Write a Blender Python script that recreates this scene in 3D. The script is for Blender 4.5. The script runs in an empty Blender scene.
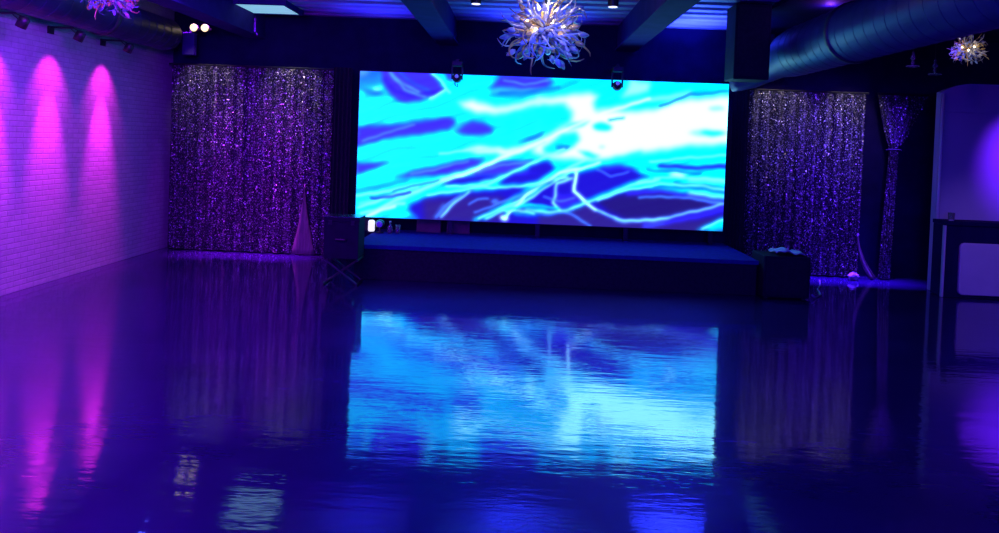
import bpy, bmesh, math, random
import numpy as np
from mathutils import Vector, Matrix
random.seed(7)
rng = np.random.default_rng(11)
PI = math.pi
sc = bpy.context.scene
COL = sc.collection

# ------------------------------------------------------------------ camera
F_PX, CX, CY = 760.0, 499.5, 158.5
YAW, PITCH, ROLL, EYE = 0.0261, -0.0218, 0.0378, 1.71
fw = Vector((-math.sin(YAW)*math.cos(PITCH), math.cos(YAW)*math.cos(PITCH), math.sin(PITCH)))
r0 = Vector((math.cos(YAW), math.sin(YAW), 0)); u0 = r0.cross(fw)
rt = r0*math.cos(ROLL) + u0*math.sin(ROLL)
up = u0*math.cos(ROLL) - r0*math.sin(ROLL)
cd = bpy.data.cameras.new('camera'); cam = bpy.data.objects.new('camera', cd); COL.objects.link(cam)
cd.sensor_fit = 'HORIZONTAL'; cd.sensor_width = 36; cd.lens = F_PX*36/999
cd.shift_y = (CY-266.5)/999; cd.clip_start = .05
m3 = Matrix((rt, up, -fw)).transposed()
cam.matrix_world = Matrix.Translation((0, 0, EYE)) @ m3.to_4x4()
sc.camera = cam

def at(px, py, Y):
    """measuring helper: the point of the depth plane Y that a photo pixel falls on"""
    d = fw + rt*((px-CX)/F_PX) - up*((py-CY)/F_PX)
    return Vector((0, 0, EYE)) + d*(Y/d.y)

# ------------------------------------------------------------------ materials
def mat(name, color=(.5, .5, .5), rough=.5, metal=0., ior=1.5, emit=None, strength=1., trans=0., coat=0.):
    m = bpy.data.materials.new(name); m.use_nodes = True
    b = m.node_tree.nodes['Principled BSDF']
    b.inputs['Base Color'].default_value = (*color, 1)
    b.inputs['Roughness'].default_value = rough
    b.inputs['Metallic'].default_value = metal
    b.inputs['IOR'].default_value = ior
    b.inputs['Transmission Weight'].default_value = trans
    b.inputs['Coat Weight'].default_value = coat
    if emit:
        b.inputs['Emission Color'].default_value = (*emit, 1)
        b.inputs['Emission Strength'].default_value = strength
    return m

def nodes(m):
    nt = m.node_tree
    return nt, nt.nodes, nt.links, nt.nodes['Principled BSDF']

def noisy(m, c1, c2, scale=6, detail=4, stretch=(1, 1, 1), bump=0., rough=None):
    nt, N, L, b = nodes(m)
    tc = N.new('ShaderNodeTexCoord'); mp = N.new('ShaderNodeMapping'); mp.inputs['Scale'].default_value = stretch
    nz = N.new('ShaderNodeTexNoise'); nz.inputs['Scale'].default_value = scale; nz.inputs['Detail'].default_value = detail
    rp = N.new('ShaderNodeValToRGB'); rp.color_ramp.elements[0].position = .3; rp.color_ramp.elements[1].position = .7
    rp.color_ramp.elements[0].color = (*c1, 1); rp.color_ramp.elements[1].color = (*c2, 1)
    L.new(tc.outputs['Object'], mp.inputs['Vector']); L.new(mp.outputs[0], nz.inputs['Vector'])
    L.new(nz.outputs['Fac'], rp.inputs['Fac']); L.new(rp.outputs['Color'], b.inputs['Base Color'])
    if bump:
        bp = N.new('ShaderNodeBump'); bp.inputs['Strength'].default_value = bump; bp.inputs['Distance'].default_value = .01
        L.new(nz.outputs['Fac'], bp.inputs['Height']); L.new(bp.outputs[0], b.inputs['Normal'])
    if rough:
        mr = N.new('ShaderNodeMapRange'); mr.inputs['To Min'].default_value = rough[0]; mr.inputs['To Max'].default_value = rough[1]
        L.new(nz.outputs['Fac'], mr.inputs['Value']); L.new(mr.outputs[0], b.inputs['Roughness'])
    return m

M = {}
M['black'] = noisy(mat('black paint', rough=.8, ior=1.2), (.006, .003, .04), (.010, .005, .062), 5)
M['black_metal'] = noisy(mat('black metal', rough=.4), (.012, .012, .016), (.025, .025, .03), 12)
M['black_cloth'] = noisy(mat('black cloth', rough=.95), (.010, .010, .018), (.02, .02, .034), 30, bump=.2)
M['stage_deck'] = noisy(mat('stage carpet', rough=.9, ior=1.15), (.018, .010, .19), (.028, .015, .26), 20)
M['case'] = noisy(mat('case laminate', rough=.7, ior=1.25), (.010, .006, .022), (.016, .010, .034), 9)
M['chrome'] = noisy(mat('chrome', rough=.2, metal=1.), (.6, .6, .62), (.75, .75, .78), 8)
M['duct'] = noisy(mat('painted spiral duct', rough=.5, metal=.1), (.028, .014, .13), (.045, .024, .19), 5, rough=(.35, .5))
M['duct_dark'] = noisy(mat('duct flange', rough=.5, metal=.7), (.06, .06, .08), (.1, .1, .12), 7)
M['deck'] = noisy(mat('steel roof deck', rough=.5), (.25, .25, .42), (.34, .34, .52), 3)
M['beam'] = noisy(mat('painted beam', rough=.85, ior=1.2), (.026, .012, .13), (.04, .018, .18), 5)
M['white_panel'] = noisy(mat('white gloss panel', rough=.22), (.55, .53, .58), (.6, .58, .63), 1.5)
M['bar_panel'] = noisy(mat('padded white vinyl', rough=.45), (.55, .52, .6), (.62, .58, .66), 3, bump=.05)
M['cloth_violet'] = noisy(mat('lavender cloth', rough=.8), (.4, .36, .55), (.55, .5, .7), 14, bump=.2)
M['white'] = noisy(mat('white paper', rough=.7), (.45, .45, .5), (.55, .55, .6), 14)
M['cardboard'] = noisy(mat('brown board', rough=.8), (.13, .12, .09), (.18, .16, .12), 10)
M['lining'] = noisy(mat('pale gold lining', rough=.6), (.12, .115, .10), (.22, .2, .17), 18, stretch=(3, 1, .4), bump=.1)
M['clear'] = mat('clear glass', (.9, .93, .95), .05, 0, 1.45, trans=.85)
M['lens'] = mat('lens glass', (.5, .55, .8), .08, 0, 1.6)
M['bulb'] = mat('warm bulb', (1, .9, .7), .4, emit=(1, .8, .42), strength=1.6)
M['troffer'] = mat('troffer diffuser', (.8, .9, .95), .4, emit=(.33, .78, 1.), strength=.66)
M['lampglow'] = mat('lit lamp face', (.9, .9, .9), .4, emit=(.85, .85, 1.), strength=1.1)
M['chandelier_bulb'] = mat('chandelier bulb', (1, .9, .7), .4, emit=(1, .82, .5), strength=9)
M['frosted'] = mat('frosted spot glass', (.9, .9, .9), .4, emit=(.6, .6, 1.), strength=2.)
M['lens_highlight'] = mat('lens highlight', (.2, .2, .9), .3, emit=(.2, .2, 1.), strength=.45)  # glow stands in for the small violet highlight on a dark lens
GL = []
for n, c in (('clear white glass', (.86, .86, .9)), ('amber glass', (.85, .58, .22)), ('ice blue glass', (.35, .45, .95)), ('smoky glass', (.42, .40, .48))):
    GL.append(mat(n, c, .12, 0, 1.5, trans=.35, coat=.6))

# polished floor: dark stained concrete under a clear gloss coat, long shallow ripples
def floor_mat():
    m = mat('polished dark floor', rough=.05, ior=2.5)
    nt, N, L, b = nodes(m)
    tc = N.new('ShaderNodeTexCoord')
    def noise(scale, sx, sy, detail=3, rough=.5):
        mp = N.new('ShaderNodeMapping'); mp.inputs['Scale'].default_value = (sx, sy, 1)
        nz = N.new('ShaderNodeTexNoise'); nz.inputs['Scale'].default_value = scale; nz.inputs['Detail'].default_value = detail
        nz.inputs['Roughness'].default_value = rough
        L.new(tc.outputs['Object'], mp.inputs['Vector']); L.new(mp.outputs[0], nz.inputs['Vector']); return nz
    a = noise(1.1, 1, 1.4, 6, .6)
    rp = N.new('ShaderNodeValToRGB'); rp.color_ramp.elements[0].position = .32; rp.color_ramp.elements[1].position = .72
    rp.color_ramp.elements[0].color = (.010, .004, .034, 1); rp.color_ramp.elements[1].color = (.034, .012, .085, 1)
    L.new(a.outputs['Fac'], rp.inputs['Fac']); L.new(rp.outputs['Color'], b.inputs['Base Color'])
    w1 = noise(1., 1.6, 8., 4, .6); w2 = noise(1., 6., 26., 2, .5)
    ad = N.new('ShaderNodeMath'); ad.operation = 'MULTIPLY_ADD'; ad.inputs[1].default_value = .22
    L.new(w2.outputs['Fac'], ad.inputs[0]); L.new(w1.outputs['Fac'], ad.inputs[2])
    bp = N.new('ShaderNodeBump'); bp.inputs['Strength'].default_value = 1.; bp.inputs['Distance'].default_value = FLOOR_BUMP
    L.new(ad.outputs[0], bp.inputs['Height']); L.new(bp.outputs[0], b.inputs['Normal']);
    sp = noise(1.6, 1, 5, 5, .6)
    mr = N.new('ShaderNodeMapRange'); mr.inputs['From Min'].default_value = .35; mr.inputs['From Max'].default_value = .7
    mr.inputs['To Min'].default_value = .02; mr.inputs['To Max'].default_value = .085
    L.new(sp.outputs['Fac'], mr.inputs['Value']); L.new(mr.outputs[0], b.inputs['Roughness'])
    gl = N.new('ShaderNodeBsdfGlossy'); gl.inputs['Roughness'].default_value = .36; gl.inputs['Color'].default_value = (.30, .10, .95, 1)  # blue-tinted rough lobe: the haze around reflections is put into its colour
    mx = N.new('ShaderNodeMixShader'); mx.inputs[0].default_value = .14
    L.new(b.outputs[0], mx.inputs[1]); L.new(gl.outputs[0], mx.inputs[2]); L.new(mx.outputs[0], N['Material Output'].inputs['Surface'])
    return m
FLOOR_BUMP = .0019
M['floor'] = floor_mat()

def brick_mat():
    m = mat('white painted brick', rough=.5)
    nt, N, L, b = nodes(m)
    tc = N.new('ShaderNodeTexCoord'); sx = N.new('ShaderNodeSeparateXYZ'); cb = N.new('ShaderNodeCombineXYZ')
    L.new(tc.outputs['Object'], sx.inputs[0]); L.new(sx.outputs['Y'], cb.inputs['X']); L.new(sx.outputs['Z'], cb.inputs['Y'])
    br = N.new('ShaderNodeTexBrick'); br.inputs['Scale'].default_value = 1
    br.inputs['Brick Width'].default_value = .215; br.inputs['Row Height'].default_value = .056
    br.inputs['Mortar Size'].default_value = .006; br.inputs['Mortar Smooth'].default_value = .5
    br.inputs['Color1'].default_value = (.50, .49, .52, 1); br.inputs['Color2'].default_value = (.58, .57, .60, 1)
    br.inputs['Mortar'].default_value = (.44, .43, .46, 1)
    L.new(cb.outputs[0], br.inputs['Vector'])
    nz = N.new('ShaderNodeTexNoise'); nz.inputs['Scale'].default_value = 22; L.new(tc.outputs['Object'], nz.inputs['Vector'])
    mx = N.new('ShaderNodeMix'); mx.data_type = 'RGBA'; mx.blend_type = 'MULTIPLY'; mx.inputs['Factor'].default_value = .35
    L.new(br.outputs['Color'], mx.inputs['A']); L.new(nz.outputs['Fac'], mx.inputs['B']); L.new(mx.outputs['Result'], b.inputs['Base Color'])
    iv = N.new('ShaderNodeMath'); iv.operation = 'SUBTRACT'; iv.inputs[0].default_value = 1; L.new(br.outputs['Fac'], iv.inputs[1])
    ad = N.new('ShaderNodeMath'); ad.operation = 'MULTIPLY_ADD'; ad.inputs[1].default_value = .35
    L.new(nz.outputs['Fac'], ad.inputs[0]); L.new(iv.outputs[0], ad.inputs[2])
    bp = N.new('ShaderNodeBump'); bp.inputs['Strength'].default_value = .6; bp.inputs['Distance'].default_value = .006
    L.new(ad.outputs[0], bp.inputs['Height']); L.new(bp.outputs[0], b.inputs['Normal'])
    return m
M['brick'] = brick_mat()

def attr_mat(name, attr, emission=None, rough=.3, metal=0.):
    m = mat(name, rough=rough, metal=metal); nt, N, L, b = nodes(m)
    a = N.new('ShaderNodeVertexColor'); a.layer_name = attr
    if emission:
        b.inputs['Base Color'].default_value = (.01, .01, .012, 1); b.inputs['Roughness'].default_value = .5
        L.new(a.outputs['Color'], b.inputs['Emission Color']); b.inputs['Emission Strength'].default_value = emission
    else:
        L.new(a.outputs['Color'], b.inputs['Base Color'])
    return m
M['display'] = attr_mat('led display', 'picture', emission=1.)
M['sequin'] = attr_mat('sequins', 'tone', rough=.38, metal=.6)

# ------------------------------------------------------------------ object helpers
def tag(o, label=None, cat=None, group=None, kind=None):
    for k, v in (('label', label), ('category', cat), ('group', group), ('kind', kind)):
        if v: o[k] = v
    return o
def thing(name, label, cat, loc=(0, 0, 0), rz=0, group=None):
    o = bpy.data.objects.new(name, None); COL.objects.link(o); o.empty_display_size = .1
    o.location = loc; o.rotation_euler = (0, 0, rz)
    return tag(o, label, cat, group)
def obj(name, bm, m, parent=None, smooth=False, label=None):
    me = bpy.data.meshes.new(name)
    if isinstance(bm, bmesh.types.BMesh):
        bmesh.ops.recalc_face_normals(bm, faces=bm.faces); bm.to_mesh(me); bm.free()
    else:
        me.from_pydata(bm[0], [], bm[1])
    if smooth:
        for p in me.polygons: p.use_smooth = True
    me.materials.append(m)
    o = bpy.data.objects.new(name, me); COL.objects.link(o)
    if parent: o.parent = parent
    if label: o['label'] = label
    return o
def copy_tree(o, parent=None):
    c = o.copy(); COL.objects.link(c)
    if parent: c.parent = parent
    for ch in o.children: copy_tree(ch, c)
    return c
def box(bm, x0, x1, y0, y1, z0, z1, bev=0.):
    g = bmesh.ops.create_cube(bm, size=1)['verts']
    bmesh.ops.scale(bm, vec=(x1-x0, y1-y0, z1-z0), verts=g)
    bmesh.ops.translate(bm, vec=((x0+x1)/2, (y0+y1)/2, (z0+z1)/2), verts=g)
    if bev:
        es = list({e for v in g for e in v.link_edges})
        bmesh.ops.bevel(bm, geom=es, offset=bev, segments=2, affect='EDGES', profile=.5)
    return bm
def nbox(*a, bev=0.): return box(bmesh.new(), *a, bev=bev)
def tube(bm, pts, rad, n=8, caps=True):
    pts = [Vector(p) for p in pts]; rad = rad if isinstance(rad, (list, tuple)) else [rad]*len(pts)
    rings = []; prev = None
    for i, p in enumerate(pts):
        t = (pts[min(i+1, len(pts)-1)] - pts[max(i-1, 0)]).normalized()
        if prev is None:
            a = t.cross(Vector((0, 0, 1))) if abs(t.z) < .9 else t.cross(Vector((1, 0, 0)))
        else:
            a = prev - t*prev.dot(t)
        a.normalize(); prev = a; b = t.cross(a)
        rings.append([bm.verts.new(p + (a*math.cos(2*PI*k/n) + b*math.sin(2*PI*k/n))*rad[i]) for k in range(n)])
    for r1, r2 in zip(rings, rings[1:]):
        for k in range(n): bm.faces.new((r1[k], r1[(k+1) % n], r2[(k+1) % n], r2[k]))
    if caps: bm.faces.new(rings[0][::-1]); bm.faces.new(rings[-1])
    return bm
def ntube(*a, **k): return tube(bmesh.new(), *a, **k)
def lathe(bm, prof, n=20, axis='Z', loc=(0, 0, 0)):
    loc = Vector(loc); rings = []
    for r, h in prof:
        ring = []
        for k in range(n):
            c, s = math.cos(2*PI*k/n)*max(r, 1e-4), math.sin(2*PI*k/n)*max(r, 1e-4)
            v = {'Z': (c, s, h), 'Y': (c, h, s), 'X': (h, c, s)}[axis]
            ring.append(bm.verts.new(loc + Vector(v)))
        rings.append(ring)
    for r1, r2 in zip(rings, rings[1:]):
        for k in range(n): bm.faces.new((r1[k], r1[(k+1) % n], r2[(k+1) % n], r2[k]))
    bm.faces.new(rings[0][::-1]); bm.faces.new(rings[-1])
    return bm
def nlathe(*a, **k): return lathe(bmesh.new(), *a, **k)
def struct(name, bm, m): return tag(obj(name, bm, m), kind='structure')

# ------------------------------------------------------------------ the room
XL, XR, YB, YF, ZC = -5.07, 7.2, 10.92, -3.5, 3.42
struct('floor', nbox(XL-.2, XR+.2, YF-.2, YB+.2, -.1, 0), M['floor'])
struct('wall_left', nbox(XL-.15, XL, YF, YB, 0, ZC+.1), M['brick'])
struct('wall_right', nbox(XR, XR+.15, YF, YB, 0, ZC+.1), M['black'])
struct('wall_back', nbox(XL-.15, XR+.15, YB, YB+.15, 0, ZC+.1), M['black'])
struct('wall_rear', nbox(XL-.15, XR+.15, YF-.15, YF, 0, ZC+.1), M['black'])
# ceiling: trapezoidal steel roof deck, ribs running across the room
def deck():
    pitch, hi = .34, .06; prof = []; y = YF
    while y < YB:
        for dy, dz in ((0, 0), (.15, 0), (.19, hi), (.30, hi)):
            if y+dy < YB: prof.append((y+dy, ZC+dz))
        y += pitch
    prof.append((YB, prof[-1][1]))
    bm = bmesh.new(); T = .12
    lo = [[bm.verts.new((x, y, z)) for y, z in prof] for x in (XL-.15, XR+.15)]
    hi_ = [[bm.verts.new((x, y, ZC+T)) for y, z in prof] for x in (XL-.15, XR+.15)]
    n = len(prof)
    for i in range(n-1):
        bm.faces.new((lo[0][i], lo[0][i+1], lo[1][i+1], lo[1][i])); bm.faces.new((hi_[0][i], hi_[1][i], hi_[1][i+1], hi_[0][i+1]))
        for s in (0, 1): bm.faces.new((lo[s][i], hi_[s][i], hi_[s][i+1], lo[s][i+1]))
    for i in (0, n-1): bm.faces.new((lo[0][i], lo[1][i], hi_[1][i], hi_[0][i]))
    return bm
struct('ceiling', deck(), M['deck'])
struct('trim_1', nbox(2.86, XR-.01, 4.6, YB-.01, ZC-.05, ZC-.004), M['black'])
# front-to-back beams under the deck: bottom flange, web, top flange
def beam(x, label):
    t = thing('ceiling_beam', label, 'beam', (x, 0, 3.07), group='beams under the roof deck')
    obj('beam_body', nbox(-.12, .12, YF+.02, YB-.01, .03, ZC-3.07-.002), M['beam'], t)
    obj('bottom_flange', nbox(-.15, .15, YF+.02, YB-.01, 0, .028), M['beam'], t)
beam(-3.86, 'dark ceiling beam running front to back just left of the lit ceiling panel')
beam(-1.08, 'blue-lit ceiling beam running front to back left of the large glass chandelier')
beam(1.45, 'dark ceiling beam running front to back right of the large glass chandelier')

# ------------------------------------------------------------------ video wall
C_ = (0., .93, 1.); LC = (.62, 1., 1.); W_ = (1., 1., 1.); B_ = (.24, .2, .98); MB = (.06, .5, .95); DB = (.12, .09, .66)   # display values
D_ = (.14, .10, .38); DP = (.19, .14, .44); LB = (.32, .62, 1.)
P = 'poly'; S = 'stroke'; O_ = 'oval'
ART = [
 (P, DB, 2.5, [(350,222),(407,206),(421,198),(440,195),(490,189),(540,184),(575,172),(600,167),(622,165),(640,172),(640,186),(665,190),(700,196),(730,200),(730,236),(350,222)]),
 (P, C_, 3, [(350,196),(385,190),(410,186),(440,188),(428,196),(410,204),(412,213),(418,218),(350,222)]),
 (P, DP, 4, [(425,200),(470,196),(500,196),(520,205),(500,222),(425,222)]),
 (P, D_, 3, [(598,200),(640,192),(660,191),(681,193),(698,196),(723,201),(711,207),(694,212),(664,217),(630,219),(610,212)]),
 (P, DP, 3, [(540,212),(590,205),(620,222),(660,223),(730,215),(730,240),(540,230)]),
 # upper left
 (P, MB, 5, [(357,66),(381,66),(384,80),(372,84),(358,86)]), (P, LB, 3, [(357,66),(372,66),(366,74),(357,76)]),
 (P, B_, 2, [(379,66),(384,84),(389,92),(399,100),(408,101),(421,100),(433,96),(446,90),(438,80),(430,66)]),
 (S, LB, 2.4, [(389,69),(398,79),(412,88),(424,93)]), (S, DB, 2.2, [(385,76),(394,90),(412,94),(440,91)]), (S, MB, 2, [(396,68),(410,80),(430,90)]),
 (P, MB, 1.5, [(360,86),(375,88),(389,93),(380,94),(366,93)]), (O_, LC, 2, (377,86.5,5,1.6)),
 (S, C_, 4.4, [(430,68),(440,78),(451,92)]), (P, B_, 1.5, [(444,66),(453,66),(453,80),(448,78)]), (S, LC, 1.6, [(430,99),(446,90)]), (S, DB, 1.4, [(433,95),(447,88)]),
 (P, B_, 1.8, [(358,125),(384,123),(406,122),(426,118),(441,117),(450,116.5),(456,120),(456,124),(450,129),(423,133),(401,136),(384,138),(367,143),(357,146)]),
 (S, LB, 1.4, [(362,141),(385,132),(412,124)]), (S, MB, 2., [(362,126),(400,124),(430,119)]),
 (P, B_, 2.5, [(456,131),(465,123),(474,120),(484,122),(493,127),(492,132),(484,135),(470,135)]), (S, LB, 1.6, [(455,128),(464,121)]),
 (P, B_, 3, [(491,87),(501,74),(546,76),(553,82),(546,90),(524,89),(507,88)]), (S, LB, 3, [(492,91),(516,90),(545,89)]),
 (P, MB, 1.6, [(491,94),(516,91.5),(545,90),(578,83),(560,90),(540,94),(516,96.5),(499,96.5)]),
 (P, W_, 4, [(460,102),(474,99),(484,102),(497,107),(519,103),(540,98),(540,104),(519,109),(496,114),(477,112),(465,107)]),
 (P, MB, 1.4, [(517,141),(528,137),(545,132),(545,137),(530,141)]),
 # the white blaze
 (P, W_, 4, [(540,142),(557,131),(571,122),(573,112),(565,104),(540,104),(540,98),(565,95.5),(591,93),(598,96),(595,103),(597,110),(615,110),(635,112),(657,109),(672,103),(690,100),(732,97),(732,145),(686,147),(660,151),(635,156),(619,159),(605,161),(583,160),(558,159),(544,156),(534,152)]),
 (P, LC, 3, [(632,80),(650,84),(648,93),(634,96),(622,98)]), (S, LC, 5, [(600,112),(640,102),(690,95)]), (S, C_, 4, [(640,107),(658,104)]),
 (O_, LC, 4, (708,134,18,4)), (O_, C_, 3, (712,134,12,2)), (O_, LC, 3, (716,110,8,2.4)),
 (P, C_, 2, [(564,128),(575,123),(590,121),(585,125),(573,128)]), (O_, C_, 3, (603,127,9,4)),
 (P, C_, 3, [(556,139),(563,133),(577,132),(580,140),(575,147),(560,153),(546,153),(545,148)]), (O_, MB, 2, (564,147,8,2.6)),
 (P, C_, 1.6, [(579,151),(590,152),(601,156),(595,158),(586,156)]), (O_, LC, 1, (603,147,3,1.4)), (O_, LC, 1, (620,157.5,6,1.4)),
 (S, LC, 4, [(520,150),(540,141),(566,127)]),
 # middle left blades
 (P, B_, 1.6, [(357,162),(390,162),(382,165),(357,173)]), (S, MB, 2.6, [(356,190),(384,185.5),(408,180)]), (S, MB, 3, [(367,194.5),(396,192.5)]),
 (P, B_, 1.6, [(396,176.5),(417,170),(440,165),(457,161),(474,158),(487,158),(479,164.5),(463,170),(448,174),(426,175),(409,177)]),
 (P, B_, 1.6, [(471,173),(491,164),(507,160),(536,160),(519,168),(507,173),(496,175),(479,175)]),
 (P, DB, 1.4, [(441,184.5),(460,176.5),(477,175),(505,175.5),(496,180),(480,183),(457,185.5)]),
 (P, DB, 1.4, [(499,184),(507,177),(519,172.5),(552,163),(556,168),(540,180),(521,184)]), (S, B_, 3, [(510,174),(540,172)]),
 (P, DB, 2, [(530,164),(549,160),(554,167),(545,173),(530,174)]),
 (P, W_, 3, [(465,150),(480,145),(496,147),(507,149),(516,147),(540,140),(540,146),(519,152),(507,157),(496,152.5),(479,152.5)]),
 (S, LC, 4, [(507,155),(491,163.5),(470,172),(440,182)]), (S, C_, 4, [(440,187),(482,183),(499,178.5),(513,172),(548,158)]), (S, LC, 1.6, [(482,183),(499,178.5),(513,172),(540,161)]),
 (S, C_, 2.4, [(446,186),(478,190),(513,186),(545,184)]), (S, LC, 4, [(372,214),(389,204),(417,192),(450,178)]), (S, LC, 3, [(360,204),(378,200),(400,194)]),
 # lower crossing rays
 (S, LB, 2.6, [(442,217),(450,208),(462,197),(474,189)]), (S, LB, 2, [(435,217),(446,204)]), (S, LC, 1.2, [(443,216),(450,208),(458,200)]),
 (S, C_, 8, [(528,190),(548,180),(575,169),(606,164),(640,154)]), (S, LC, 3, [(532,187),(552,177),(580,167)]),
 (S, C_, 4, [(477,219),(502,208),(519,196),(542,184)]), (S, C_, 3, [(486,219),(506,210),(520,204)]), (S, C_, 4, [(505,219),(511,212),(524,202),(548,184)]), (S, LC, 1.6, [(510,213),(524,202),(540,189)]),
 (S, C_, 3, [(492,211),(514,204.5),(530,205),(548,209)]), (S, C_, 3, [(517,213),(537,214)]), (O_, W_, 1.6, (506,218,4.5,2.6)), (O_, LB, 2, (496,201,4,2)),
 (P, B_, 4, [(556,196),(576,196),(580,203),(562,206)]),
 (S, B_, 3, [(604,168),(622,166),(638,171)]),
 (S, C_, 4.4, [(660,180),(640,182),(612,191),(590,201),(570,210),(547,212),(528,209)]), (S, C_, 5, [(598,198),(620,191),(645,185)]), (S, MB, 2.4, [(528,216),(550,214),(575,208)]),
 (S, LC, 3.2, [(577,170),(577,181),(575,191),(589,204),(596,209)]), (S, LB, 2, [(596,209),(606,214),(618,219)]), (S, LC, 3, [(617,219),(627,221),(655,220),(668,217.5)]), (S, LB, 2.2, [(664,218),(690,212),(724,204)]),
 (S, LC, 2.2, [(574,178),(558,184),(556,196),(554,202),(562,210)]), (S, LB, 1.5, [(562,210),(580,218),(592,226)]),
 (S, B_, 4, [(630,194),(642,192),(670,192),(700,198),(722,203)]), (S, B_, 4.5, [(645,226),(680,220),(724,209)]), (S, LB, 1.2, [(645,226),(665,223)]),
 (P, C_, 2, [(698,229),(710,224),(726,217),(726,229),(712,231)]),
 (P, C_, 3, [(635,158),(730,148),(730,198),(700,193),(660,188),(640,187),(624,186),(650,178),(636,170)]),
 (S, B_, 4, [(662,166),(680,167),(700,168.5),(728,166)]), (P, DB, 2, [(626,171),(636,172),(649,177),(636,178.5),(626,181)]),
 (S, DB, 2.6, [(675,184),(700,186),(726,190)]), (O_, W_, 2, (678,175,9,2)), (S, LC, 4, [(690,180),(726,182)]), (S, LC, 3, [(638,182),(656,180)]), (S, LC, 4, [(690,193),(726,197)]),
]
def smooth(x): x = np.clip(x, 0, 1); return x*x*(3-2*x)
def seg_d(X, Y, pts):
    d = np.full(X.shape, 1e9)
    for (ax, ay), (bx, by) in zip(pts, pts[1:]):
        vx, vy = bx-ax, by-ay; t = np.clip(((X-ax)*vx+(Y-ay)*vy)/(vx*vx+vy*vy+1e-9), 0, 1)
        d = np.minimum(d, np.hypot(X-ax-t*vx, Y-ay-t*vy))
    return d
RAYS = [(LC, 1.5, [(428,195),(479,187),(518,187),(569,177)]), (LC, 1.6, [(481,218),(514,204),(553,177),(586,160)]), (LC, 1.4, [(488,219),(534,197),(569,173),(600,163)]),
 (W_, 1.5, [(507,218),(526,196),(561,173),(602,163)]), (LB, 1.4, [(476,212),(520,196),(560,176)]), (LC, 1.3, [(442,217),(452,206),(470,192)]), (LB, 1.6, [(437,217),(450,203),(462,195)]),
 (LC, 2.2, [(356,196),(390,190),(447,178),(500,160),(545,142)]), (W_, 1.8, [(440,182),(470,172),(507,156),(540,143),(570,128),(610,111),(650,100)]), (LC, 1.5, [(448,186),(487,185),(533,163),(566,148)]),
 (W_, 1.6, [(577,172),(577,182),(575,191),(589,204),(597,209)]), (LC, 1.3, [(597,209),(607,214),(620,219),(640,221),(672,217),(724,204)]), (LC, 1.3, [(573,178),(558,184),(556,196),(554,202),(562,210)]), (LB, 1.1, [(562,210),(580,218),(592,226)]),
 (LC, 1.5, [(660,180),(640,183),(612,193),(590,202),(570,210),(547,212),(528,210)]), (LB, 1.6, [(640,197),(680,197),(722,203)]), (LC, 1.4, [(600,200),(625,191),(660,184),(700,186),(726,190)]),
 (LB, 1.3, [(520,208),(546,214),(575,210)]), (C_, 1.5, [(508,210),(530,204),(560,208)]), (LC, 1.6, [(430,98),(446,89)]), (LB, 1.3, [(390,70),(402,82),(420,90)]), (LC, 1.8, [(431,70),(441,80),(451,91)]),
 (LB, 1.2, [(364,140),(388,131),(415,124)]), (LB, 1.2, [(598,170),(612,176),(630,172)]), (LC, 1.8, [(372,214),(392,202),(420,190),(455,176)]), (LC, 1.6, [(358,208),(385,198),(420,186)]), (LC, 2.4, [(362,213),(385,207),(405,203)]), (W_, 2., [(368,216),(380,211),(396,207)]), (LB, 1.8, [(392,73),(404,88),(426,96)]), (LB, 1.4, [(505,80),(525,84),(548,81)]), (MB, 1.6, [(500,93),(530,91),(560,87)]),
 (LB, 1.3, [(412,174),(440,168),(470,161)]), (LB, 1.2, [(480,172),(505,164),(530,162)]), (MB, 1.8, [(395,191),(420,184),(440,180)]), (DB, 1.6, [(372,198),(395,196),(412,192)]), (LC, 1.8, [(440,153),(466,150),(500,148)]),
 (MB, 2., [(660,107),(690,96),(726,93)]), (MB, 1.8, [(610,120),(625,118)]), (LC, 1.4, [(650,162),(690,158),(726,156)]), (MB, 1.8, [(648,170),(680,172),(700,174)]), (DB, 1.6, [(660,166),(690,168),(726,167)]), (LC, 1.3, [(655,178),(690,178),(726,180)]),
 (MB, 1.5, [(655,187),(690,188),(726,193)]), (LB, 1.2, [(545,197),(560,201),(576,198)]), (LB, 1.2, [(470,205),(480,199),(490,198)]), (LC, 1.3, [(536,214),(520,210),(508,211)]), (LC, 1.4, [(702,229),(712,225),(726,219)])]
def crisp(img, X, Y):
    for c, s, g in RAYS:
        a = .9*np.exp(-(seg_d(X, Y, g)/(s*.72))**2); img = img*(1-a[..., None])+np.array(c)*a[..., None]
    return img
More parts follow.
